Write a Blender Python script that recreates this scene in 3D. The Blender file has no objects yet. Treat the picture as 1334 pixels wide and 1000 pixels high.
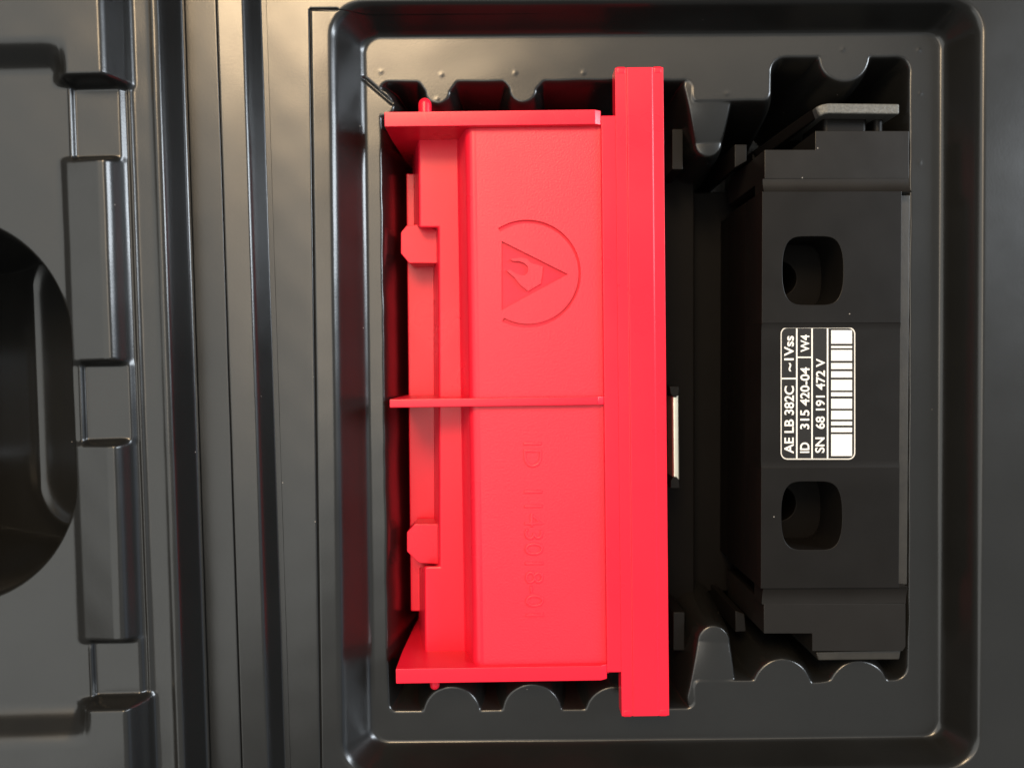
import bpy, bmesh, math
import numpy as np
from mathutils import Vector, Matrix

scene = bpy.context.scene
COL = scene.collection
MM = 0.001
R = math.radians

# ------------------------------------------------------------------ camera
FPX = 1047.0                      # focal length in photo pixels (1334 x 1000)
DIST = 160.0                      # mm from lens to the rim of the tray
PITCH, YAW, ROLL = R(1.37), R(0.35), R(0.5)
fwd = Vector((math.sin(YAW), -math.sin(PITCH), -1.0)).normalized()
up0 = Vector((math.sin(ROLL), math.cos(ROLL), 0.0))
rgt = fwd.cross(up0).normalized()
upv = rgt.cross(fwd).normalized()
CPOS = -fwd * DIST
cam = bpy.data.cameras.new('camera')
cam.sensor_width = 36.0
cam.lens = 36.0 * FPX / 1334.0
cam.clip_start, cam.clip_end = 0.005, 50.0
cam.dof.use_dof = True
cam.dof.focus_distance = (DIST - 0.5) * MM
cam.dof.aperture_fstop = 15.0
cam_ob = bpy.data.objects.new('camera', cam)
COL.objects.link(cam_ob)
M = Matrix((rgt, upv, -fwd)).transposed().to_4x4()
M.translation = CPOS * MM
cam_ob.matrix_world = M
scene.camera = cam_ob

# ------------------------------------------------------------------ light
world = bpy.data.worlds.new('World')
scene.world = world
world.use_nodes = True
bg = world.node_tree.nodes['Background']
bg.inputs[0].default_value = (0.95, 1.0, 1.0, 1)
bg.inputs[1].default_value = 0.18

def area_light(name, loc, target, sx, sy, radiance, color):
    l = bpy.data.lights.new(name, 'AREA')
    l.shape = 'RECTANGLE'; l.size, l.size_y = sx, sy
    l.energy = radiance * math.pi * sx * sy
    l.color = color
    o = bpy.data.objects.new(name, l)
    COL.objects.link(o)
    o.location = loc
    o.rotation_euler = (Vector(target) - Vector(loc)).to_track_quat('-Z', 'Y').to_euler()
    return o

area_light('overhead_or_fill_light', (-0.92, 0.05, 1.15), (-0.90, 0.03, 0), 1.42, 1.6, 1.95, (0.98, 1.0, 0.96))
area_light('overhead_or_fill_light', (0.22, 0.85, 1.15), (0.20, 0.6, 0), 0.9, 0.7, 1.9, (1.0, 0.89, 0.74))
area_light('overhead_or_fill_light', (0.85, -0.25, 1.2), (0.8, -0.25, 0), 1.7, 2.2, 0.45, (0.97, 1.0, 0.98))  # added dim fill standing in for ceiling bounce, no lamp there
area_light('warm_lamp', (-0.27, 0.70, 1.10), (-0.2, 0.5, 0), 0.34, 0.46, 36.0, (1.0, 0.73, 0.44))
area_light('warm_lamp', (-0.22, 0.22, 1.12), (-0.2, 0.15, 0), 0.22, 0.62, 4.2, (1.0, 0.78, 0.54))
area_light('window_light', (1.35, 0.38, 0.78), (0, 0.0, 0), 0.26, 0.90, 36.0, (0.84, 0.92, 1.0))
area_light('window_light', (1.30, 0.0, 0.34), (0, 0, 0), 1.6, 0.45, 0.65, (0.58, 0.75, 1.0))

scene.view_settings.view_transform = 'Standard'
scene.view_settings.look = 'None'
scene.view_settings.exposure = 0.0
scene.view_settings.gamma = 1.0

# ------------------------------------------------------------------ helpers
def ray(px, py):
    return rgt * ((px - 667.0) / FPX) + upv * ((500.0 - py) / FPX) + fwd

def W(px, py, z):
    """photo pixel + height (mm) -> world point (mm)"""
    d = ray(px, py)
    t = (z - CPOS.z) / d.z
    p = CPOS + d * t
    return Vector((p.x, p.y, z))

class Frame:
    """a thing's own coordinate frame: origin (mm) and turn about the vertical"""
    def __init__(self, origin, rot):
        self.o, self.rot = Vector(origin), rot
        self.inv = Matrix.Rotation(-rot, 3, 'Z')
    def L(self, px, py, z):
        return self.inv @ (W(px, py, z) - self.o)
    def x(self, px, z, py=510): return self.L(px, py, z).x
    def y(self, py, z, px=667): return self.L(px, py, z).y
    def z(self, z): return z - self.o.z

def empty(name, frame):
    o = bpy.data.objects.new(name, None)
    o.empty_display_size = 0.02
    COL.objects.link(o)
    o.location = frame.o * MM
    o.rotation_euler = (0, 0, frame.rot)
    return o

def finish(name, me, mat, parent, smooth=None, weighted=False, label=None):
    me.transform(Matrix.Scale(MM, 4))
    me.materials.clear()
    me.materials.append(mat)
    if smooth is not None:
        me.shade_smooth()
        me.set_sharp_from_angle(angle=R(smooth))
    o = bpy.data.objects.new(name, me)
    COL.objects.link(o)
    if parent is not None:
        o.parent = parent
    if weighted:
        w = o.modifiers.new('normals', 'WEIGHTED_NORMAL'); w.keep_sharp = True
    if label: o['label'] = label
    return o

def bevelled(bm, bev, seg=3):
    if bev > 0:
        es = [e for e in bm.edges if len(e.link_faces) == 2 and e.calc_face_angle(0) > R(25)]
        bmesh.ops.bevel(bm, geom=es, offset=bev, segments=seg, profile=0.5, affect='EDGES', clamp_overlap=True)

def add_prism(bm, pts, z0, z1):
    """plan outline (x, y) list, extruded from z0 to z1"""
    a = [bm.verts.new((p[0], p[1], z0)) for p in pts]
    b = [bm.verts.new((p[0], p[1], z1)) for p in pts]
    n = len(pts)
    bm.faces.new(a); bm.faces.new(b)
    for i in range(n):
        bm.faces.new((a[i], a[(i+1) % n], b[(i+1) % n], b[i]))
    bmesh.ops.recalc_face_normals(bm, faces=bm.faces[:])

def add_profile(bm, pts, s0, s1, axis):
    """section outline extruded along axis ('X': pts are (y, z); 'Y': pts are (x, z))"""
    def v(p, s):
        return bm.verts.new((s, p[0], p[1]) if axis == 'X' else (p[0], s, p[1]))
    a = [v(p, s0) for p in pts]; b = [v(p, s1) for p in pts]
    n = len(pts)
    bm.faces.new(a); bm.faces.new(b)
    for i in range(n):
        bm.faces.new((a[i], a[(i+1) % n], b[(i+1) % n], b[i]))
    bmesh.ops.recalc_face_normals(bm, faces=bm.faces[:])

def mesh_of(bm, name):
    me = bpy.data.meshes.new(name)
    bm.to_mesh(me); bm.free()
    return me

def prism(name, pts, z0, z1, mat, parent, bev=0.25, seg=3, label=None):
    bm = bmesh.new(); add_prism(bm, pts, z0, z1); bevelled(bm, bev, seg)
    return finish(name, mesh_of(bm, name), mat, parent, 32, True, label)

def profile(name, pts, s0, s1, axis, mat, parent, bev=0.25, seg=3, label=None):
    bm = bmesh.new(); add_profile(bm, pts, s0, s1, axis); bevelled(bm, bev, seg)
    return finish(name, mesh_of(bm, name), mat, parent, 32, True, label)

def box(name, x0, x1, y0, y1, z0, z1, mat, parent, bev=0.25, seg=3, label=None):
    return prism(name, [(x0, y0), (x1, y0), (x1, y1), (x0, y1)], z0, z1, mat, parent, bev, seg, label)

def cut_sheet(name, loops, z0, z1, mat, parent, bev=0.0, label=None):
    """flat plate with holes (and islands in the holes): even-odd filled outlines"""
    cu = bpy.data.curves.new(name, 'CURVE')
    cu.dimensions = '2D'; cu.fill_mode = 'BOTH'
    for lp in loops:
        sp = cu.splines.new('POLY'); sp.points.add(len(lp) - 1)
        for q, p in zip(sp.points, lp): q.co = (p[0], p[1], 0, 1)
        sp.use_cyclic_u = True
    cu.extrude = (z1 - z0) / 2 - bev
    cu.bevel_depth = bev; cu.bevel_resolution = 1; cu.offset = -bev
    tmp = bpy.data.objects.new('tmp', cu); COL.objects.link(tmp)
    dg = bpy.context.evaluated_depsgraph_get(); dg.update()
    me = bpy.data.meshes.new_from_object(tmp.evaluated_get(dg))
    bpy.data.objects.remove(tmp); bpy.data.curves.remove(cu)
    me.transform(Matrix.Translation((0, 0, (z0 + z1) / 2)))
    return finish(name, me, mat, parent, 30, False, label)

def lettering(name, text, size, mat, parent, matrix, extrude, bev=0.0, offset=0.0, width=None, label=None):
    cu = bpy.data.curves.new(name, 'FONT')
    cu.body = text; cu.size = size; cu.extrude = extrude
    cu.bevel_depth = bev; cu.bevel_resolution = 1; cu.offset = offset
    cu.resolution_u = 6
    tmp = bpy.data.objects.new('tmp', cu); COL.objects.link(tmp)
    dg = bpy.context.evaluated_depsgraph_get(); dg.update()
    me = bpy.data.meshes.new_from_object(tmp.evaluated_get(dg))
    bpy.data.objects.remove(tmp); bpy.data.curves.remove(cu)
    xs = [v.co.x for v in me.vertices]; ys = [v.co.y for v in me.vertices]
    # normalise: left edge 0, baseline 0, width given, cap height = size
    sx = (width / (max(xs) - min(xs))) if width else 1.0
    sy = size / (max(ys) - min(min(ys), 0.0))
    for v in me.vertices:
        v.co.x = (v.co.x - min(xs)) * sx
        v.co.y = (v.co.y - min(min(ys), 0.0)) * sy
    me.transform(matrix)
    return finish(name, me, mat, parent, 30, False, label)

# ------------------------------------------------------------------ materials
def material(name, color, rough, spec=0.5, bump=None, vary=None, rvary=None, metallic=0.0, dust=0.0):
    m = bpy.data.materials.new(name); m.use_nodes = True
    nt = m.node_tree; b = nt.nodes['Principled BSDF']
    b.inputs['Base Color'].default_value = (*color, 1)
    b.inputs['Roughness'].default_value = rough
    b.inputs['Specular IOR Level'].default_value = spec
    b.inputs['Metallic'].default_value = metallic
    tc = nt.nodes.new('ShaderNodeTexCoord')
    def noise(scale, detail=3.0):
        n = nt.nodes.new('ShaderNodeTexNoise'); n.inputs['Scale'].default_value = scale
        n.inputs['Detail'].default_value = detail
        nt.links.new(tc.outputs['Object'], n.inputs['Vector'])
        return n.outputs['Fac']
    if vary:
        amt, scale = vary
        mr = nt.nodes.new('ShaderNodeMapRange')
        mr.inputs['From Min'].default_value = 0.3; mr.inputs['From Max'].default_value = 0.7
        mr.inputs['To Min'].default_value = 1 - amt; mr.inputs['To Max'].default_value = 1 + amt
        nt.links.new(noise(scale), mr.inputs['Value'])
        mx = nt.nodes.new('ShaderNodeVectorMath'); mx.operation = 'SCALE'
        mx.inputs[0].default_value = color
        nt.links.new(mr.outputs[0], mx.inputs['Scale'])
        col_out = mx.outputs[0]
        if dust > 0:
            vo = nt.nodes.new('ShaderNodeTexVoronoi'); vo.inputs['Scale'].default_value = 330
            nt.links.new(tc.outputs['Object'], vo.inputs['Vector'])
            lt = nt.nodes.new('ShaderNodeMapRange')
            lt.inputs['From Min'].default_value = dust * 0.6; lt.inputs['From Max'].default_value = dust
            lt.inputs['To Min'].default_value = 1; lt.inputs['To Max'].default_value = 0
            nt.links.new(vo.outputs['Distance'], lt.inputs['Value'])
            # keep only a few of the cells
            sp = nt.nodes.new('ShaderNodeSeparateColor')
            nt.links.new(vo.outputs['Color'], sp.inputs[0])
            gt = nt.nodes.new('ShaderNodeMath'); gt.operation = 'GREATER_THAN'; gt.inputs[1].default_value = 0.86
            nt.links.new(sp.outputs[0], gt.inputs[0])
            mu = nt.nodes.new('ShaderNodeMath'); mu.operation = 'MULTIPLY'
            nt.links.new(lt.outputs[0], mu.inputs[0]); nt.links.new(gt.outputs[0], mu.inputs[1])
            mix = nt.nodes.new('ShaderNodeMix'); mix.data_type = 'RGBA'
            mix.inputs['B'].default_value = (0.30, 0.27, 0.24, 1)
            nt.links.new(mu.outputs[0], mix.inputs['Factor'])
            nt.links.new(col_out, mix.inputs['A'])
            col_out = mix.outputs['Result']
        nt.links.new(col_out, b.inputs['Base Color'])
    if rvary:
        amt, scale = rvary
        mr = nt.nodes.new('ShaderNodeMapRange')
        mr.inputs['From Min'].default_value = 0.3; mr.inputs['From Max'].default_value = 0.7
        mr.inputs['To Min'].default_value = rough - amt; mr.inputs['To Max'].default_value = rough + amt
        nt.links.new(noise(scale), mr.inputs['Value'])
        nt.links.new(mr.outputs[0], b.inputs['Roughness'])
    if bump:
        prev = None
        for strength, dist, scale in bump:
            bn = nt.nodes.new('ShaderNodeBump')
            bn.inputs['Strength'].default_value = strength
            bn.inputs['Distance'].default_value = dist * MM
            nt.links.new(noise(scale, 2.0), bn.inputs['Height'])
            if prev: nt.links.new(prev, bn.inputs['Normal'])
            prev = bn.outputs['Normal']
        nt.links.new(prev, b.inputs['Normal'])
    return m

tray_mat = material('black_formed_plastic', (0.0070, 0.0069, 0.0065), 0.25, 0.5,
                    bump=[(0.4, 0.016, 2400), (0.12, 0.05, 70)], vary=(0.12, 60), rvary=(0.02, 90), dust=0.045)
red_mat = material('red_moulded_plastic', (0.66, 0.0100, 0.0300), 0.30, 0.30,
                   bump=[(0.2, 0.02, 2200)], vary=(0.03, 40), rvary=(0.04, 70))
red_grain = material('red_grained_plastic', (0.66, 0.0100, 0.0300), 0.42, 0.46,
                     bump=[(0.75, 0.05, 2600)], vary=(0.03, 40), rvary=(0.04, 70))
unit_mat = material('black_anodised_metal', (0.0055, 0.0048, 0.0043), 0.42, 0.13,
                    bump=[(0.3, 0.02, 4200)], vary=(0.10, 80), rvary=(0.05, 120), dust=0.045)
cap_mat = material('black_cast_metal', (0.0085, 0.0075, 0.0067), 0.40, 0.19,
                   bump=[(0.3, 0.02, 4200)], vary=(0.10, 80), rvary=(0.05, 120), dust=0.045)
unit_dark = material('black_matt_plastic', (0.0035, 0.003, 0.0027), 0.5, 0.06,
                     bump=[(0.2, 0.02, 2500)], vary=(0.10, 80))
rail_mat = material('dark_grey_rail', (0.018, 0.016, 0.013), 0.42, 0.4, bump=[(0.5, 0.05, 1500)], vary=(0.25, 300))
grey_metal = material('grey_blasted_metal', (0.085, 0.085, 0.078), 0.5, 0.5,
                      bump=[(0.8, 0.10, 2300)], vary=(0.30, 2200), metallic=0.2)
silver_mat = material('bright_metal', (0.85, 0.80, 0.66), 0.28, 0.5, metallic=0.9, vary=(0.06, 200))
print_mat = material('white_print', (0.66, 0.64, 0.60), 0.5, 0.4, vary=(0.03, 900))
line_mat = material('silver_print', (0.55, 0.52, 0.47), 0.45, 0.5, vary=(0.05, 900))
plate_mat = material('black_label_film', (0.008, 0.007, 0.006), 0.45, 0.3, bump=[(0.2, 0.01, 2500)], vary=(0.1, 100))
table_mat = material('grey_table', (0.22, 0.21, 0.20), 0.5, 0.4, vary=(0.15, 30))

# ------------------------------------------------------------------ table (out of view, under the case)
bm = bmesh.new(); add_prism(bm, [(-420, -260), (380, -260), (380, 260), (-420, 260)], -68, -48)
table = finish('table_top', mesh_of(bm, 'table_top'), table_mat, None)
table['kind'] = 'structure'; table['label'] = 'grey table top under the open plastic case'

# ------------------------------------------------------------------ height-field maths
def sst(a, b, x):
    t = np.clip((x - a) / (b - a), 0, 1)
    return t * t * (3 - 2 * t)

def rrect(X, Y, x0, x1, y0, y1, r):
    """signed distance to a rounded rectangle, negative inside"""
    cx, cy, hx, hy = (x0+x1)/2, (y0+y1)/2, abs(x1-x0)/2 - r, abs(y1-y0)/2 - r
    qx, qy = np.abs(X-cx) - hx, np.abs(Y-cy) - hy
    return np.hypot(np.maximum(qx, 0), np.maximum(qy, 0)) + np.minimum(np.maximum(qx, qy), 0) - r

def smin(a, b, k):
    h = np.clip(0.5 + 0.5 * (b - a) / k, 0, 1)
    return b * (1 - h) + a * h - k * h * (1 - h)

def smax(a, b, k): return -smin(-a, -b, k)

def capsule(X, Y, ax, ay, bx, by, ra, rb):
    dx, dy = bx-ax, by-ay
    t = np.clip(((X-ax)*dx + (Y-ay)*dy) / (dx*dx+dy*dy), 0, 1)
    return np.hypot(X-(ax+t*dx), Y-(ay+t*dy)) - (ra + (rb-ra)*t)

def warp(X, Y, amp, f=1.0):
    """slow unevenness of a formed sheet"""
    n = (np.sin(0.21*f*X + 0.13*f*Y + 1.3) + np.sin(-0.11*f*X + 0.24*f*Y + 0.4) + 0.7*np.sin(0.37*f*X - 0.29*f*Y + 2.1)
         + 0.5*np.sin(0.62*f*X + 0.55*f*Y + 5.0) + 0.5*np.sin(0.17*f*X - 0.71*f*Y + 3.3))
    return amp * n / 3.7

def drop(d, r_top, run, depth, r_bot):
    """height lost at distance d inside an edge: convex fillet, drafted wall, concave fillet"""
    # piecewise-linear wall rounded by softplus-like blends
    def ramp(x, r):
        return np.where(x < -r, 0, np.where(x > r, x, (x + r)**2 / (4 * r)))
    s = depth / run
    a = ramp(d - r_top, r_top)
    b = ramp(d - r_top - run, r_bot)
    return s * (a - b)

def grid_mesh(name, xs, ys, Z):
    nx, ny = len(xs), len(ys)
    X, Y = np.meshgrid(xs, ys)
    co = np.empty((nx*ny, 3)); co[:, 0] = X.ravel(); co[:, 1] = Y.ravel(); co[:, 2] = Z.ravel()
    i = np.arange((ny-1)*nx).reshape(ny-1, nx)[:, :-1].ravel()
    q = np.stack([i, i+1, i+nx+1, i+nx], 1)
    me = bpy.data.meshes.new(name)
    me.vertices.add(len(co)); me.vertices.foreach_set('co', co.ravel())
    me.loops.add(q.size); me.loops.foreach_set('vertex_index', q.ravel().astype(np.int32))
    me.polygons.add(len(q))
    me.polygons.foreach_set('loop_start', np.arange(0, q.size, 4, dtype=np.int32))
    me.update(calc_edges=True)
    me.shade_smooth()
    return me

# ------------------------------------------------------------------ the case
case_f = Frame((0, 0, -48), 0.0)
case = empty('plastic_case', case_f)
case['label'] = 'open black vacuum-formed plastic case holding the red holder and black sensor'
case['category'] = 'case'

ZL = -7.0            # ledge
ZF = -45.0           # cavity floor
CF = Frame((0, 0, 0), 0.0)
def cx(px, z, py=500): return W(px, py, z).x
def cy(py, z, px=850): return W(px, py, z).y

# --- base tray
xl = cx(352, 0)
xs = np.unique(np.round(np.concatenate([np.arange(xl, 108, 0.25), np.arange(108, 176, 2.0),
      [xl - 0.05], cx(411, 0) + np.array([-.3, -.16, -.08, 0, .08, .16, .3]), [176, 176.4, 177.5]]), 3))
ysm = cy(12, 0, 425)
ys = np.unique(np.round(np.concatenate([np.arange(-84, 84, 0.25), np.arange(84, 122, 2.0), -np.arange(84, 122, 2.0),
      ysm + np.array([-.3, -.16, -.08, 0, .08, .16, .3]), [-123.5, -122.4, -122, 122, 122.4, 123.5]]), 3))
X, Y = np.meshgrid(xs, ys)
ox0, ox1, oy1, oy0 = cx(433, 0), cx(1282, 0), cy(-3, 0), cy(1008, 0)
ix0, ix1, iy1, iy0 = cx(483, ZL), cx(1221, ZL), cy(48, ZL), cy(961, ZL)
do = -rrect(X, Y, ox0, ox1, oy0, oy1, 7.0)            # inside outer edge > 0
di = rrect(X, Y, ix0, ix1, iy0, iy1, 3.0)             # outside inner foot > 0
t = np.clip(do, 0, None) / (np.clip(do, 0, None) + np.clip(di, 0, None) + 1e-6)
def soft_t(t, r):   # linear ramp 0..1 with rounded ends
    def ramp(x): return np.where(x < -r, 0, np.where(x > r, x, (x + r)**2 / (4 * r)))
    return ramp(t - r) / (1 - 2*r) - ramp(t - 1 + r) / (1 - 2*r)
Z = ZL * np.clip(np.where(X < 0, soft_t(np.clip(t, 0, 1), 0.13), soft_t(np.clip(t, 0, 1), 0.36)), 0, 1)
# soft outer lip
Z += warp(X, Y, 0.045) * (1 - 0.75 * sst(0, 60, X))

def RX(px, py=500): return W(px, py, ZL).x
def RY(py, px=850): return W(px, py, ZL).y
def pxrect(x0, x1, y0, y1, r):
    m = (y0 + y1) / 2; n = (x0 + x1) / 2
    return rrect(X, Y, RX(x0, m), RX(x1, m), RY(y1, n), RY(y0, n), r)
cav = pxrect(499, 905, 104, 926, 2.0)
cav = smin(cav, pxrect(560, 1080, 131, 889, 2.0), 1.5)
cav = smin(cav, pxrect(1003, 1186, 73, 888, 3.2), 2.0)
def PL(px, py): return W(px, py, ZL)
# scallops that stand into the cavity
def bump_circle(px, py, rpx):
    p = PL(px, py); return np.hypot(X-p.x, Y-p.y) - rpx*0.1595
def bump_cap(p0, p1, r0, r1):
    a, b = PL(*p0), PL(*p1)
    return capsule(X, Y, a.x, a.y, b.x, b.y, r0*0.1595, r1*0.1595)
bumps = [bump_cap((570, 88), (570, 119), 36, 14), bump_cap((682, 88), (681, 116), 38, 16),
         bump_circle(588, 931, 36), bump_circle(693, 928, 37), bump_circle(800, 931, 36),
         bump_circle(1019, 896, 37), bump_circle(1119, 898, 37), bump_circle(1100, 74, 31),
         bump_cap((495, 132), (500, 138), 14, 11)]
for b in bumps: cav = smax(cav, -b, 0.5)
cav = cav + warp(X, Y, 0.14, 1.3)
d_in = -cav
Z -= np.where(d_in > 0, drop(d_in, 1.15, 4.0, ZL - ZF, 1.2), 0)
Z = np.maximum(Z, ZF)
# two tall glossy columns between the parts, falling away from the ledge
def column(p0, p1, r0, r1, zt0, zt1, rnd):
    a, b = W(*p0, zt0), W(*p1, zt1)
    dx, dy = b.x-a.x, b.y-a.y
    tt = np.clip(((X-a.x)*dx + (Y-a.y)*dy) / (dx*dx+dy*dy), 0, 1)
    d = np.hypot(X-(a.x+tt*dx), Y-(a.y+tt*dy))
    rr = r0 + (r1-r0)*tt
    top = zt0 + (zt1-zt0)*tt**2.2
    return top - np.where(d > rr, drop(d - rr, 0.7, 3.6, 36, 1.0), 0) - 0.25*(np.clip(d/rr, 0, 1))**2
for c in (column((924, 112), (923, 186), 5.0, 2.6, ZL, -9.5, 1), column((928, 908), (930, 836), 5.0, 3.2, ZL, -8.0, 1)):
    Z = np.where(d_in > 0, np.maximum(Z, np.where(c > ZF, c, ZF - 5)), Z)
# ejector / vacuum pips on the ledge
for (a, b) in [(496, 93), (575, 97), (671, 95), (760, 95), (947, 122), (1098, 65), (1197, 66), (1199, 122), (1198, 212), (569, 129)]:
    p = PL(a, b); dd = np.hypot(X-p.x, Y-p.y)
    Z += 0.06 * np.exp(-(dd/0.38)**2)
# small fold in the corner of the ledge
a, b = PL(474, 102), PL(511, 134)
fd = capsule(X, Y, a.x, a.y, b.x, b.y, 0, 0)
Z -= np.where(d_in < 0.4, 0.6*np.exp(-(fd/0.28)**2), 0)
# rim falls slightly towards the recess
Z -= 0.055 * np.clip(X - cx(411, 0), 0, 4.0) * (1 - sst(-28, 20, X)) * (Y < ysm)
# seam lines of the rim
gx = np.where(Y < ysm + 0.05, np.abs(X - cx(411, 0) ), 9)
gy = np.where((X > cx(411, 0)) & (X < cx(447, 0)), np.abs(Y - ysm), 9)
Z -= 0.45 * np.exp(-(np.minimum(gx, gy) / 0.16)**2)
Z += 0.18 * sst(0, 3.0, X - cx(411, 0)) * (do < 0) * sst(-1.5, -3.0, do)*0
Z[(X > 176.9) | (np.abs(Y) > 123)] = -46.5
me = grid_mesh('base_tray', xs, ys, Z - case_f.o.z)
base = finish('base_tray', me, tray_mat, case, label='black base tray with stepped rim and scalloped cavity')

# --- hinge strip between lid and tray (turned slightly with the lid)
ZH, ZD = 5.5, 15.5
lid_rot = R(0.92)
lid_f = Frame((W(231, 500, 0).x, W(231, 500, 0).y, 0), lid_rot)
def lx(px, z, py=500): return lid_f.L(px, py, z).x
def ly(py, z, px=150): return lid_f.L(px, py, z).y
def place_lid(o):
    o.location = (lid_f.o - case_f.o) * MM
    o.rotation_euler = (0, 0, lid_rot)
x0, x1, x2 = lx(232, ZH), lx(336, ZH), lx(361, 0)
sx = lx(298.5, ZH)
xs = np.unique(np.round(np.concatenate([np.arange(x0, x2 + 0.3, 0.12), sx + np.array([-.2, -.1, -.05, 0, .05, .1, .2])]), 3))
ys = np.arange(-123, 123.1, 3.0)
X, Y = np.meshgrid(xs, ys)
Z = ZH - drop(X - (x1 - 0.9), 0.6, max(0.5, x2 - x1 - 0.4), ZH - 0.15, 0.15)
Z -= 0.45 * np.exp(-((X - sx) / 0.11)**2)
Z -= 0.06 * np.clip(X - sx, 0, 5.0)
Z += warp(X + 40, Y, 0.05)
Z = np.maximum(Z, 0.12)
hinge = finish('hinge_strip', grid_mesh('hinge_strip', xs, ys, Z), tray_mat, case)
place_lid(hinge)

# --- lid
XL0 = -150.0
ZG0 = ZD - 1.9                                   # flange and the gaps between the blocks
xe = lx(224, ZG0)
xs = np.unique(np.round(np.concatenate([np.arange(XL0, -40, 2.0), np.arange(-40, xe + 2.2, 0.2)]), 3))
ys = np.unique(np.round(np.concatenate([np.arange(-80, 80, 0.25), np.arange(80, 123, 2.0), -np.arange(80, 123, 2.0), [123., -123.]]), 3))
X, Y = np.meshgrid(xs, ys)
HC = 3.8                                         # end frames above the flat
HB = 1.8                                         # blocks above the flat
ZC = ZD + HC
def rise(a, b, x): return soft_t(np.clip((x - a) / (b - a), 0, 1), 0.2)
def seg(pa, za, pb, zb, w=1.5):
    """1 between two rows of the photo (pa above pb), with steep ends"""
    ya, yb = ly(pa, za), ly(pb, zb)
    return soft_t(np.clip((ya - Y) / w + 0.5, 0, 1), 0.3) * soft_t(np.clip((Y - yb) / w + 0.5, 0, 1), 0.3)
# plain section: flat, small step, gap strip, flange
step = rise(lx(106, ZD, 520), lx(106, ZD, 520) + 0.5, X)
plain = ZD - 0.8 * step
plain = plain + (ZG0 - plain) * rise(lx(168, ZD - 0.8, 520), lx(182, ZG0, 520), X)
# block section: shallow ramp, crest, right-hand fall to the flange
fall = rise(lx(140, ZD + HB, 400), lx(178, ZG0, 400), X)
bramp = 0.25 * rise(lx(76, ZD, 400), lx(98, ZD, 400), X) + 0.75 * np.clip((X - lx(88, ZD, 400)) / (lx(140, ZD, 400) - lx(88, ZD, 400)), 0, 1)
block = ZD + HB * bramp
block = block + (ZG0 - block) * fall
m = np.clip(seg(203, ZD + HB, 472, ZD + HB) + seg(577, ZD + HB, 838, ZD + HB), 0, 1)
m = m * rise(lx(76, ZD, 400), lx(98, ZD, 400), X)
Z = plain + (block - plain) * m
# raised end frames, one with the last ridge of the row
fr = ZC + (ZG0 - ZC) * rise(lx(128, ZC, 60), lx(177, ZG0, 60), X)
for (pa, pb, pe, sgn) in ((97, 43, 99, 1), (912, 972, 921, -1)):
    ya, yb, ye = ly(pa, ZD), ly(pb, ZC), ly(pe, ZC)
    left = rise(ya, yb, Y) if sgn > 0 else rise(-ya, -yb, -Y)
    right = soft_t(np.clip(((Y - ye) * sgn) / 1.5 + 0.5, 0, 1), 0.3)
    k = rise(lx(66, ZC), lx(104, ZC), X)
    mk = left + (np.maximum(right, left) - left) * k
    Z = Z + (fr - Z) * mk
# small rib line in the gaps, edge line beside the ridge row
rib = 0.30 * np.exp(-((X - lx(106, ZD, 520)) / 0.22)**2)
Z += rib * (seg(104, ZD, 203, ZD) + seg(474, ZD, 575, ZD) + seg(840, ZD, 916, ZD))
Z += 0.45 * np.exp(-((X - lx(181, ZG0, 450)) / 0.45)**2)
Z += warp(X + 90, Y, 0.06)
# edge of the flange
Z += 0.30 * np.exp(-((X - xe + 1.0) / 0.7)**2)
# finger recess at the left, with a raised island on its sloping floor
rx1, ry1, ry0 = lx(86, ZD, 530), ly(289, ZD, 0), ly(776, ZD, 0)
dr = -rrect(X, Y, rx1 - 75, rx1, ry0, ry1, 21.0)
floor = -9.0 - 0.55 * (rx1 - X)
isl = rrect(X, Y, lx(33, -19, 530), rx1 + 30, ly(688, -19, 30), ly(320, -19, 30), 11.0)
floor = floor + 1.5 * (1 - rise(-1.6, 1.6, isl)) + 1.5 * np.exp(-(isl / 2.6)**2)
wall = ZD - drop(dr + 1.6, 2.0, 4.0, 58, 0.8)
Z = np.where(dr > -1.6, np.maximum(wall, floor), Z)
ZD_EDGE = ZG0
# outer wall
dx = X - (xe - 0.25)
Z -= np.where(dx > 0, drop(dx, 0.3, 1.1, ZG0 - ZH - 0.4, 0.1), 0)
Z = np.maximum(Z, np.where(X > xe, ZH + 0.45, -47))
Z[(X < XL0 + 0.5) | (np.abs(Y) > 122.5)] = -46
keep = xs <= xe + 1.75
lid = finish('lid', grid_mesh('lid', xs[keep], ys, Z[:, keep]), tray_mat, case,
             label='black lid folded open, with four ridge blocks and an oval finger recess')
place_lid(lid)

# ------------------------------------------------------------------ red holder
RO = W(700, 510, 0)
RF = Frame((RO.x, RO.y, ZF), R(0.28))
holder = empty('component_holder', RF)
holder['label'] = 'bright red moulded plastic holder with fins, round warning emblem and long edge plate'
holder['category'] = 'holder'
def rx(px, z, py=510): return RF.x(px, z, py)
def ry(py, z, px=690): return RF.y(py, z, px)
def rz(z): return RF.z(z)
ZP, ZFIN, ZSH, ZFL, ZPL = 0.0, 1.6, -8.0, -19.0, 1.0
DEP = 0.6
yt, yb = ry(155, ZP), ry(878, ZP)                # panel ends (inside the fins)
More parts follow.
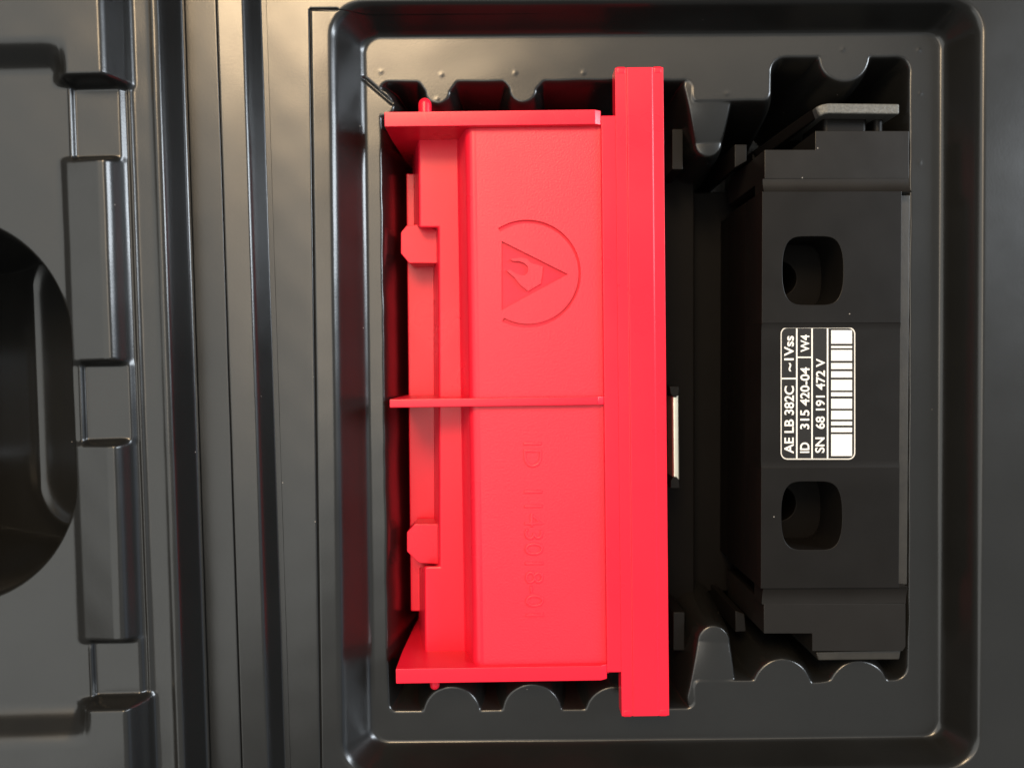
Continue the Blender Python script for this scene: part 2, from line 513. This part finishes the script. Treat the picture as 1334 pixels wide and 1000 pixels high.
# body: section in x-z, run along y
prof = []
xr, xs_ = rx(789, ZP), rx(625, ZP)
prof += [(xr, rz(-44.0)), (xr, rz(ZP - DEP)), (xs_, rz(ZP - DEP)), (xs_, rz(ZP))]
rfil = 1.9
x_arc = rx(622, ZP)
for k in range(0, 9):
    a = R(90 + 80 * k / 8)
    prof.append((x_arc + rfil * math.cos(a), rz(ZP - rfil) + rfil * math.sin(a)))
xlo = rx(600.5, ZSH)
prof += [(xlo + 0.5, rz(ZSH + 0.8)), (xlo - 0.4, rz(ZSH - 0.5)), (xlo, rz(-44.0))]
profile('body', prof, yb, yt, 'Y', red_mat, holder, bev=0)
# face sheet with the emblem sunk into it
def E(zx, zy):      # emblem close-up coordinates -> holder frame
    p = RF.L(620 + zx / 5.88, 270 + zy / 5.88, ZP); return (p.x, p.y)
tri = [E(197, 258), E(705, 512), E(197, 788)]
hand = [E(*p) for p in [(262,398),(300,392),(345,386),(385,392),(425,428),(468,440),(515,455),(508,520),(498,582),(448,612),(400,642),(338,592),
                        (290,532),(232,484),(262,478),(304,504),(342,520),(378,520),(402,492),(398,452),(366,424),(326,412),(285,412)]]
arc_o, arc_i = [], []
for k in range(49):
    a = R(123 - k * (123 + 118) / 48)
    w = 11 + 9 * abs(k - 24) / 24
    arc_o.append(E(395 + (402 + w * .6) * math.cos(a), 508 - (402 + w * .6) * math.sin(a)))
    arc_i.append(E(395 + (402 - w) * math.cos(a), 508 - (402 - w) * math.sin(a)))
face_rect = [(xs_, yb), (xr, yb), (xr, yt), (xs_, yt)]
cut_sheet('face_panel', [face_rect, tri, hand, arc_o + arc_i[::-1]], rz(ZP - DEP), rz(ZP), red_grain, holder,
          label='grained red face panel with a sunk hand-in-triangle emblem in an open ring')
# moulded part number, read from the right-hand side
p = RF.L(682, 576, ZP)
lh = abs(rx(706, ZP) - rx(682, ZP)); lw = abs(ry(576, ZP) - ry(803, ZP))
mt = Matrix.Translation((p.x, p.y, rz(ZP) + 0.02)) @ Matrix.Rotation(R(-90), 4, 'Z')
lettering('moulded_lettering', 'ID  1143018-01', lh, red_grain, holder, mt, 0.08, 0.10, -0.09, lw)
# stepped edge of the face and the long edge plate
x785 = rx(786, ZP + 0.5)
box('edge_step', x785, rx(812, ZPL - .1), ry(876, ZPL, 800), ry(150, ZPL, 800), rz(-10), rz(ZPL - 0.08), red_mat, holder, 0.3)
bm = bmesh.new()
pa, pb, pc, pd = rx(805.5, ZPL), rx(821, ZPL), rx(853, ZPL), rx(868, ZPL)
secA = [(pa, rz(-3)), (pa, rz(ZPL)), (pb - 0.15, rz(ZPL)), (pb, rz(ZPL + 0.16)), (pc, rz(ZPL + 0.16)), (pc + 0.15, rz(ZPL)), (pd, rz(ZPL)), (pd, rz(-3))]
ye0, ye1 = ry(933, ZPL, 840), ry(87, ZPL, 835)
add_profile(bm, secA, ye0 + 0.15, ye1 - 0.15, 'Y')
bevelled(bm, 0.35, 3)
plate = finish('edge_plate', mesh_of(bm, 'edge_plate'), red_mat, holder, 32, True)
for (a, b) in ((pa + 0.15, pb - 0.1), (pc + 0.1, pd - 0.15)):
    for (c, d) in ((ye1 - 1.6, ye1 + 0.12), (ye0 - 0.12, ye0 + 1.6)):
        box('corner_lug', a, b, c, d, rz(-2.6), rz(ZPL + 0.05), red_mat, plate, 0.5, 4)
# fins
def fin(y0, y1, xl_px, name, chamfer=0):
    xa = rx(xl_px, ZFIN, 150 if y0 > 0 else 880)
    xe_ = rx(779, ZFIN)
    pts = [(xa, rz(ZFIN)), (xe_, rz(ZFIN)), (rx(787, ZPL), rz(ZPL - 0.2)), (rx(787, ZPL), rz(-12)), (rx(600, -30), rz(-44)),
           (xa + 1.8, rz(-44)), (xa + 0.6, rz(-24)), (xa, rz(-8))]
    return profile(name, pts, y0, y1, 'Y', red_mat, holder, 0.2, 2)
fin(ry(163, ZFIN), ry(143.5, ZFIN), 500.5, 'fin')
fin(ry(887.5, ZFIN), ry(868, ZFIN), 515.5, 'fin')
fin(ry(528.5, ZFIN), ry(517.5, ZFIN), 513.5, 'fin')
# shelf with two notches
def S(px, py, z=ZSH): q = RF.L(px, py, z); return (q.x, q.y)
sh = [(545, 172), (546, 297), (571, 297), (572.5, 737), (553, 737), (554, 858), (612, 858), (606, 172)]
bm = bmesh.new()
rings = []
for (z, dx) in ((ZSH, 0.0), (-21.0, -8.0), (-44.0, -8.0)):
    zz = max(z, -21.0)
    rings.append([bm.verts.new((*S(px + (dx if px < 600 else 0), py, zz), rz(z))) for (px, py) in sh])
n = len(sh)
for a, b in zip(rings, rings[1:]):
    for k in range(n): bm.faces.new((a[k], a[(k+1) % n], b[(k+1) % n], b[k]))
bm.faces.new(rings[0]); bm.faces.new(rings[-1])
bmesh.ops.recalc_face_normals(bm, faces=bm.faces[:])
bevelled(bm, 0.55, 4)
finish('shelf', mesh_of(bm, 'shelf'), red_mat, holder, 32, True)
# lower flange
prism('lower_flange', [S(529, 226, ZFL), S(535, 796, ZFL), S(600, 796, ZFL), S(600, 226, ZFL)], rz(-44.2), rz(ZFL), red_mat, holder, 0.3)
# snap tabs
ZT = -12.0
prism('snap_tab', [S(*p, ZT) for p in [(522, 303), (529, 294), (548, 292), (572, 300), (572, 343), (533, 343), (522, 330)]], rz(-18), rz(ZT), red_mat, holder, 0.2)
prism('snap_tab', [S(*p, ZT) for p in [(530, 693), (540, 682), (575, 682), (575, 735), (546, 733), (540, 728), (530, 718)]], rz(-18), rz(ZT), red_mat, holder, 0.2)
# guide pins on the outer fins
def pin(name, px, py, r, y_in, zc):
    p = RF.L(px, py, zc)
    bm = bmesh.new()
    n = 20; sgn = 1 if p.y > y_in else -1
    rings = [(y_in, r)] + [(p.y - sgn * r * (1 - math.sin(a)) , r * math.cos(a) + 1e-4) for a in [R(k * 90 / 6) for k in range(7)]]
    vs = []
    for (yy, rr) in rings:
        vs.append([bm.verts.new((p.x + rr * math.cos(2*math.pi*k/n), yy, rz(zc) + rr * math.sin(2*math.pi*k/n))) for k in range(n)])
    for a, b in zip(vs, vs[1:]):
        for k in range(n): bm.faces.new((a[k], a[(k+1) % n], b[(k+1) % n], b[k]))
    bm.faces.new(vs[-1])
    bmesh.ops.recalc_face_normals(bm, faces=bm.faces[:])
    finish(name, mesh_of(bm, name), red_mat, holder, 40)
pin('guide_pin', 553.5, 128, 1.35, ry(150, ZFIN), -2.5)
pin('guide_pin', 566.5, 897.5, 1.0, ry(880, ZFIN), -4.0)

# ------------------------------------------------------------------ black sensor unit
UO = W(1085, 510, -3)
UF = Frame((UO.x, UO.y, ZF), R(-0.28))
unit = empty('sensor_unit', UF)
unit['label'] = 'black metal sensor block with two oval screw pockets and white-printed type label'
unit['category'] = 'sensor'
def U(px, py, z): q = UF.L(px, py, z); return (q.x, q.y)
def ux(px, z, py=510): return UF.x(px, z, py)
def uy(py, z, px=1085): return UF.y(py, z, px)
def uz(z): return UF.z(z)
ZM, ZK = -1.7, -3.0
xa, xb = ux(992, ZM), ux(1173, ZM)
# oval pockets
def pocket(cxp, cyp, n=40, sx=39.5, sy=44.5, cut=39.0, grow=0.0):
    out = []
    for k in range(72):
        a = 2 * math.pi * k / 72
        # circle of radius 47 flattened on both sides, with soft corners
        c_, s_ = math.cos(a), math.sin(a)
        x = math.copysign((sx + grow) * abs(c_) ** 0.42, c_); y = math.copysign((sy + grow) * abs(s_) ** 0.80, s_)
        out.append(U(cxp + x, cyp + y, ZM))
    return out
def drill(cxp, cyp, r):
    return [U(cxp + r * math.cos(2*math.pi*k/40), cyp + r * math.sin(2*math.pi*k/40), ZM) for k in range(40)]
yA, yB, yC, yD = uy(249, ZM), uy(421, ZM), uy(609, ZM), uy(766, ZM)
def rect(x0, x1, y0, y1): return [(x0, y0), (x1, y0), (x1, y1), (x0, y1)]
P1, P2 = pocket(1059, 352.5), pocket(1057.5, 671.5)
cut_sheet('body_section', [rect(xa, xb, yB, yA), P1], uz(-13.0), uz(ZM), unit_mat, unit, 0.12, label='black body section with upper oval screw pocket')
cut_sheet('body_section', [rect(xa, xb, yD, yC), P2], uz(-13.0), uz(ZM), unit_mat, unit, 0.12, label='black body section with lower oval screw pocket')
DIP = 0.28
profile('label_recess', [(yB, uz(-13.0)), (yB, uz(ZM)), (yB - 1.4, uz(ZM - DIP)), (yC + 1.4, uz(ZM - DIP)), (yC, uz(ZM)), (yC, uz(-13.0))],
        xa + 0.02, xb - 0.02, 'X', unit_mat, unit, 0)
# lower block, drilled under each pocket
cut_sheet('lower_block', [rect(xa, xb, yD, yA), drill(1040, 355, 24), drill(1039, 668, 24)], uz(-26), uz(-13.0), unit_dark, unit, 0.15)
box('foot_block', xa + 0.3, xb - 0.3, yD + 0.3, yA - 0.3, uz(-44.8), uz(-26), unit_dark, unit, 0.2)
# end caps with a rounded run-down on to the body
def cap(outline, y_in, y_foot, x0, x1, name, label):
    bm = bmesh.new()
    add_prism(bm, outline, uz(-30), uz(ZK))
    bevelled(bm, 0.18, 2)
    n = 8; pts = []
    for k in range(n + 1):
        a = R(62 * k / n)
        yy = y_in + (y_foot - y_in) * math.sin(a) / math.sin(R(62))
        zz = ZK + (ZM - 0.12 - ZK) * (1 - math.cos(a)) / (1 - math.cos(R(62)))
        pts.append((yy, uz(zz)))
    pts += [(y_foot, uz(-8)), (y_in, uz(-8))]
    add_profile(bm, pts, x0, x1, 'X')
    return finish(name, mesh_of(bm, name), cap_mat, unit, 30, True, label)
yk = uy(233, ZK)
cap([U(996, 233, ZK), U(996, 195, ZK), U(1062, 195, ZK), U(1062, 170.5, ZK), U(1184.5, 170.5, ZK), U(1184.5, 233, ZK)],
    yk + 0.02, uy(250, ZM), ux(993.5, ZK, 240), ux(1184, ZK, 240), 'end_cap', 'stepped black end cap under the grey bracket')
yk2 = uy(786, ZK)
cap([U(995, 786, ZK), U(995, 825, ZK), U(1058, 825, ZK), U(1058, 848, ZK), U(1176, 848, ZK), U(1180, 842, ZK), U(1180, 786, ZK)],
    yk2 - 0.02, uy(765, ZM), ux(992.5, ZK, 775), ux(1180, ZK, 775), 'end_cap', 'stepped black end cap at the lower end')
# side rail
box('side_rail', xb + 0.12, ux(1184, -4.4), uy(762, -4.4), uy(254, -4.4), uz(-26), uz(-4.4), rail_mat, unit, 0.25)
# bent bracket above, on edge
ZB = -4.0
pl = [(1172, 142), (1078, 141), (1066, 144), (1000, 192), (985, 202)]
hw = 6.8
def offset_line(pts, d):
    out = []
    for i, p in enumerate(pts):
        a = Vector(pts[max(i-1, 0)]); b = Vector(pts[min(i+1, len(pts)-1)])
        tdir = (b - a).normalized(); nrm = Vector((-tdir.y, tdir.x))
        out.append((p[0] + nrm.x * d, p[1] + nrm.y * d))
    return out
def on_edge(name, line, zs, mat, label=None):
    """a strip standing on edge along a plan line, its upper edge at heights zs"""
    a_, b_ = offset_line(line, hw), offset_line(line, -hw)
    bm = bmesh.new(); ring = []
    for p, q, z in zip(a_, b_, zs):
        ring.append([bm.verts.new((*U(*p, z), uz(z))), bm.verts.new((*U(*q, z), uz(z))),
                     bm.verts.new((*U(*q, z), uz(-24))), bm.verts.new((*U(*p, z), uz(-24)))])
    for r0, r1 in zip(ring, ring[1:]):
        for k in range(4): bm.faces.new((r0[k], r0[(k+1) % 4], r1[(k+1) % 4], r1[k]))
    bm.faces.new(ring[0]); bm.faces.new(ring[-1])
    bmesh.ops.recalc_face_normals(bm, faces=bm.faces[:])
    bevelled(bm, 0.35, 3)
    finish(name, mesh_of(bm, name), mat, unit, 32, True, label)
on_edge('bracket', [(1172, 142), (1080, 141), (1072, 142.5), (1065, 146)], [ZB, ZB, ZB - .1, ZB - .6], grey_metal, 'grey blasted metal bracket')
on_edge('bracket_arm', [(1063, 147), (1030, 170), (1000, 192), (985, 202)], [ZB - 2, ZB - 8, ZB - 14, ZB - 17], unit_dark, 'arm of the grey bracket, its shade put into a dark colour')  # same grey bracket further down; its shade is painted in by the near-black material
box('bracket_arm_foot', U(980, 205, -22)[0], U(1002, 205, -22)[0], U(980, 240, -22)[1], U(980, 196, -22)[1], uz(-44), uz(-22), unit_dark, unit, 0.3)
for (a, b) in ((1073, 1130), (1139, 1152)):
    zt = -7.5
    box('spacer', ux(a, zt, 160), ux(b, zt, 160), uy(176, zt), uy(147, zt), uz(-20), uz(zt), unit_mat, unit, 0.9, 4)
# lower bracket edge
prism('lower_bracket', [U(1063, 849, -4.2), U(1174, 846, -4.2), U(1172, 859, -4.2), U(1066, 860, -4.2)], uz(-20), uz(-4.2), rail_mat, unit, 0.3)
# carriage between the block and the red holder
ZG = -26.0
prism('carriage', [U(845, 165, ZG), U(905, 165, ZG), U(905, 850, ZG), U(845, 850, ZG)], uz(-44.6), uz(ZG), unit_dark, unit, 0.4)
prism('carriage_bridge', [U(900, 250, -34), U(1010, 250, -34), U(1010, 770, -34), U(900, 770, -34)], uz(-44.7), uz(-34), unit_dark, unit, 0.4)
ZTB = -13.0
for poly in ([(875.5, 168), (890, 168), (890, 221), (875.5, 221)], [(877, 797), (892, 797), (892, 847), (877, 847)],
             [(957, 188), (973, 188), (973, 210), (957, 219)], [(958, 795), (970, 799), (972, 822), (958, 823)]):
    prism('post', [U(a, b, ZTB) for (a, b) in poly], uz(-44.4), uz(ZTB), unit_mat, unit, 0.2)
# strip lamp-like metal bar in two black clips
ZS = -14.0
prism('sensor_strip', [U(875.5, 513, ZS), U(884.5, 513, ZS), U(885.5, 626, ZS), U(876.5, 626, ZS)], uz(-20), uz(ZS), silver_mat, unit, 0.45, 4,
      label='narrow bright silver strip')
for poly in ([(872, 503), (885, 503), (884.5, 513), (881.5, 517.5), (877, 517.5), (873.5, 513)], [(873.5, 626), (877, 621), (882, 621), (885, 626), (886, 636), (873.5, 636)]):
    prism('strip_clip', [U(a, b, ZS + .6) for (a, b) in poly], uz(-27), uz(ZS + .6), unit_mat, unit, 0.2)

# ---- type label
ZLB = ZM - DIP + 0.03
def Lb(zx, zy, z=ZLB):      # label close-up coordinates -> unit frame
    return U(990 + zx / 4.547, 400 + zy / 4.547, z)
def round_rect(x0, x1, y0, y1, r, n=6):
    out = []
    for (ccx, ccy, a0) in ((x1-r, y1-r, 0), (x0+r, y1-r, 90), (x0+r, y0+r, 180), (x1-r, y0+r, 270)):
        for k in range(n + 1):
            a = R(a0 + 90 * k / n); out.append(Lb(ccx + r*math.cos(a), ccy + r*math.sin(a)))
    return out
label_plate = cut_sheet('type_label', [round_rect(120, 566, 116, 904, 40)], uz(ZLB - 0.03), uz(ZLB + 0.04), plate_mat, unit,
                        label='black label with white printed type, id and serial lines and a barcode')
zt0, zt1 = uz(ZLB + 0.04), uz(ZLB + 0.065)
cut_sheet('label_border', [round_rect(122, 564, 118, 902, 40), round_rect(128, 557, 125, 895, 34)], zt0, zt1, line_mat, label_plate)
def bar(name, x0, x1, y0, y1, mat=print_mat):
    cut_sheet(name, [[Lb(x0, y0), Lb(x1, y0), Lb(x1, y1), Lb(x0, y1)]], zt0, zt1, mat, label_plate)
for x in (217.5, 308, 400): bar('divider_line', x - 4.5, x + 4.5, 126, 894)
bar('divider_line', 129, 213, 418, 427); bar('divider_line', 222, 303.5, 293, 301)
for (y0, y1) in ((135, 218), (228, 244), (252, 319), (329, 368), (378, 418), (428, 494), (502, 529), (540, 602), (611, 666), (675, 701), (711, 741), (750, 882)):
    bar('barcode_bar', 421, 545, y0 + 1.5, y1 - 1.5)
def label_text(text, base_x, cap_x, y_start, y_end):
    """reads upwards: baseline column base_x, cap column cap_x, from y_start up to y_end"""
    p = Lb(base_x, y_start); q = Lb(base_x, y_end); c = Lb(cap_x, y_start)
    size = abs(c[0] - p[0]); wid = abs(q[1] - p[1])
    m = Matrix.Translation((p[0], p[1], (zt0 + zt1) / 2)) @ Matrix.Rotation(R(90), 4, 'Z')
    lettering('printed_line', text, size, print_mat, label_plate, m, 0.0125, 0.0, 0.04, wid)
label_text('AE LB 382C', 200, 143, 866, 466)
label_text('~1Vss', 200, 143, 380, 170)
label_text('ID', 292, 237, 862, 800); label_text('315 420-04', 292, 237, 722, 356)
label_text('W4', 292, 240, 266, 164)
label_text('SN', 382, 326, 862, 770); label_text('68 191 472 V', 384, 329, 720, 304)
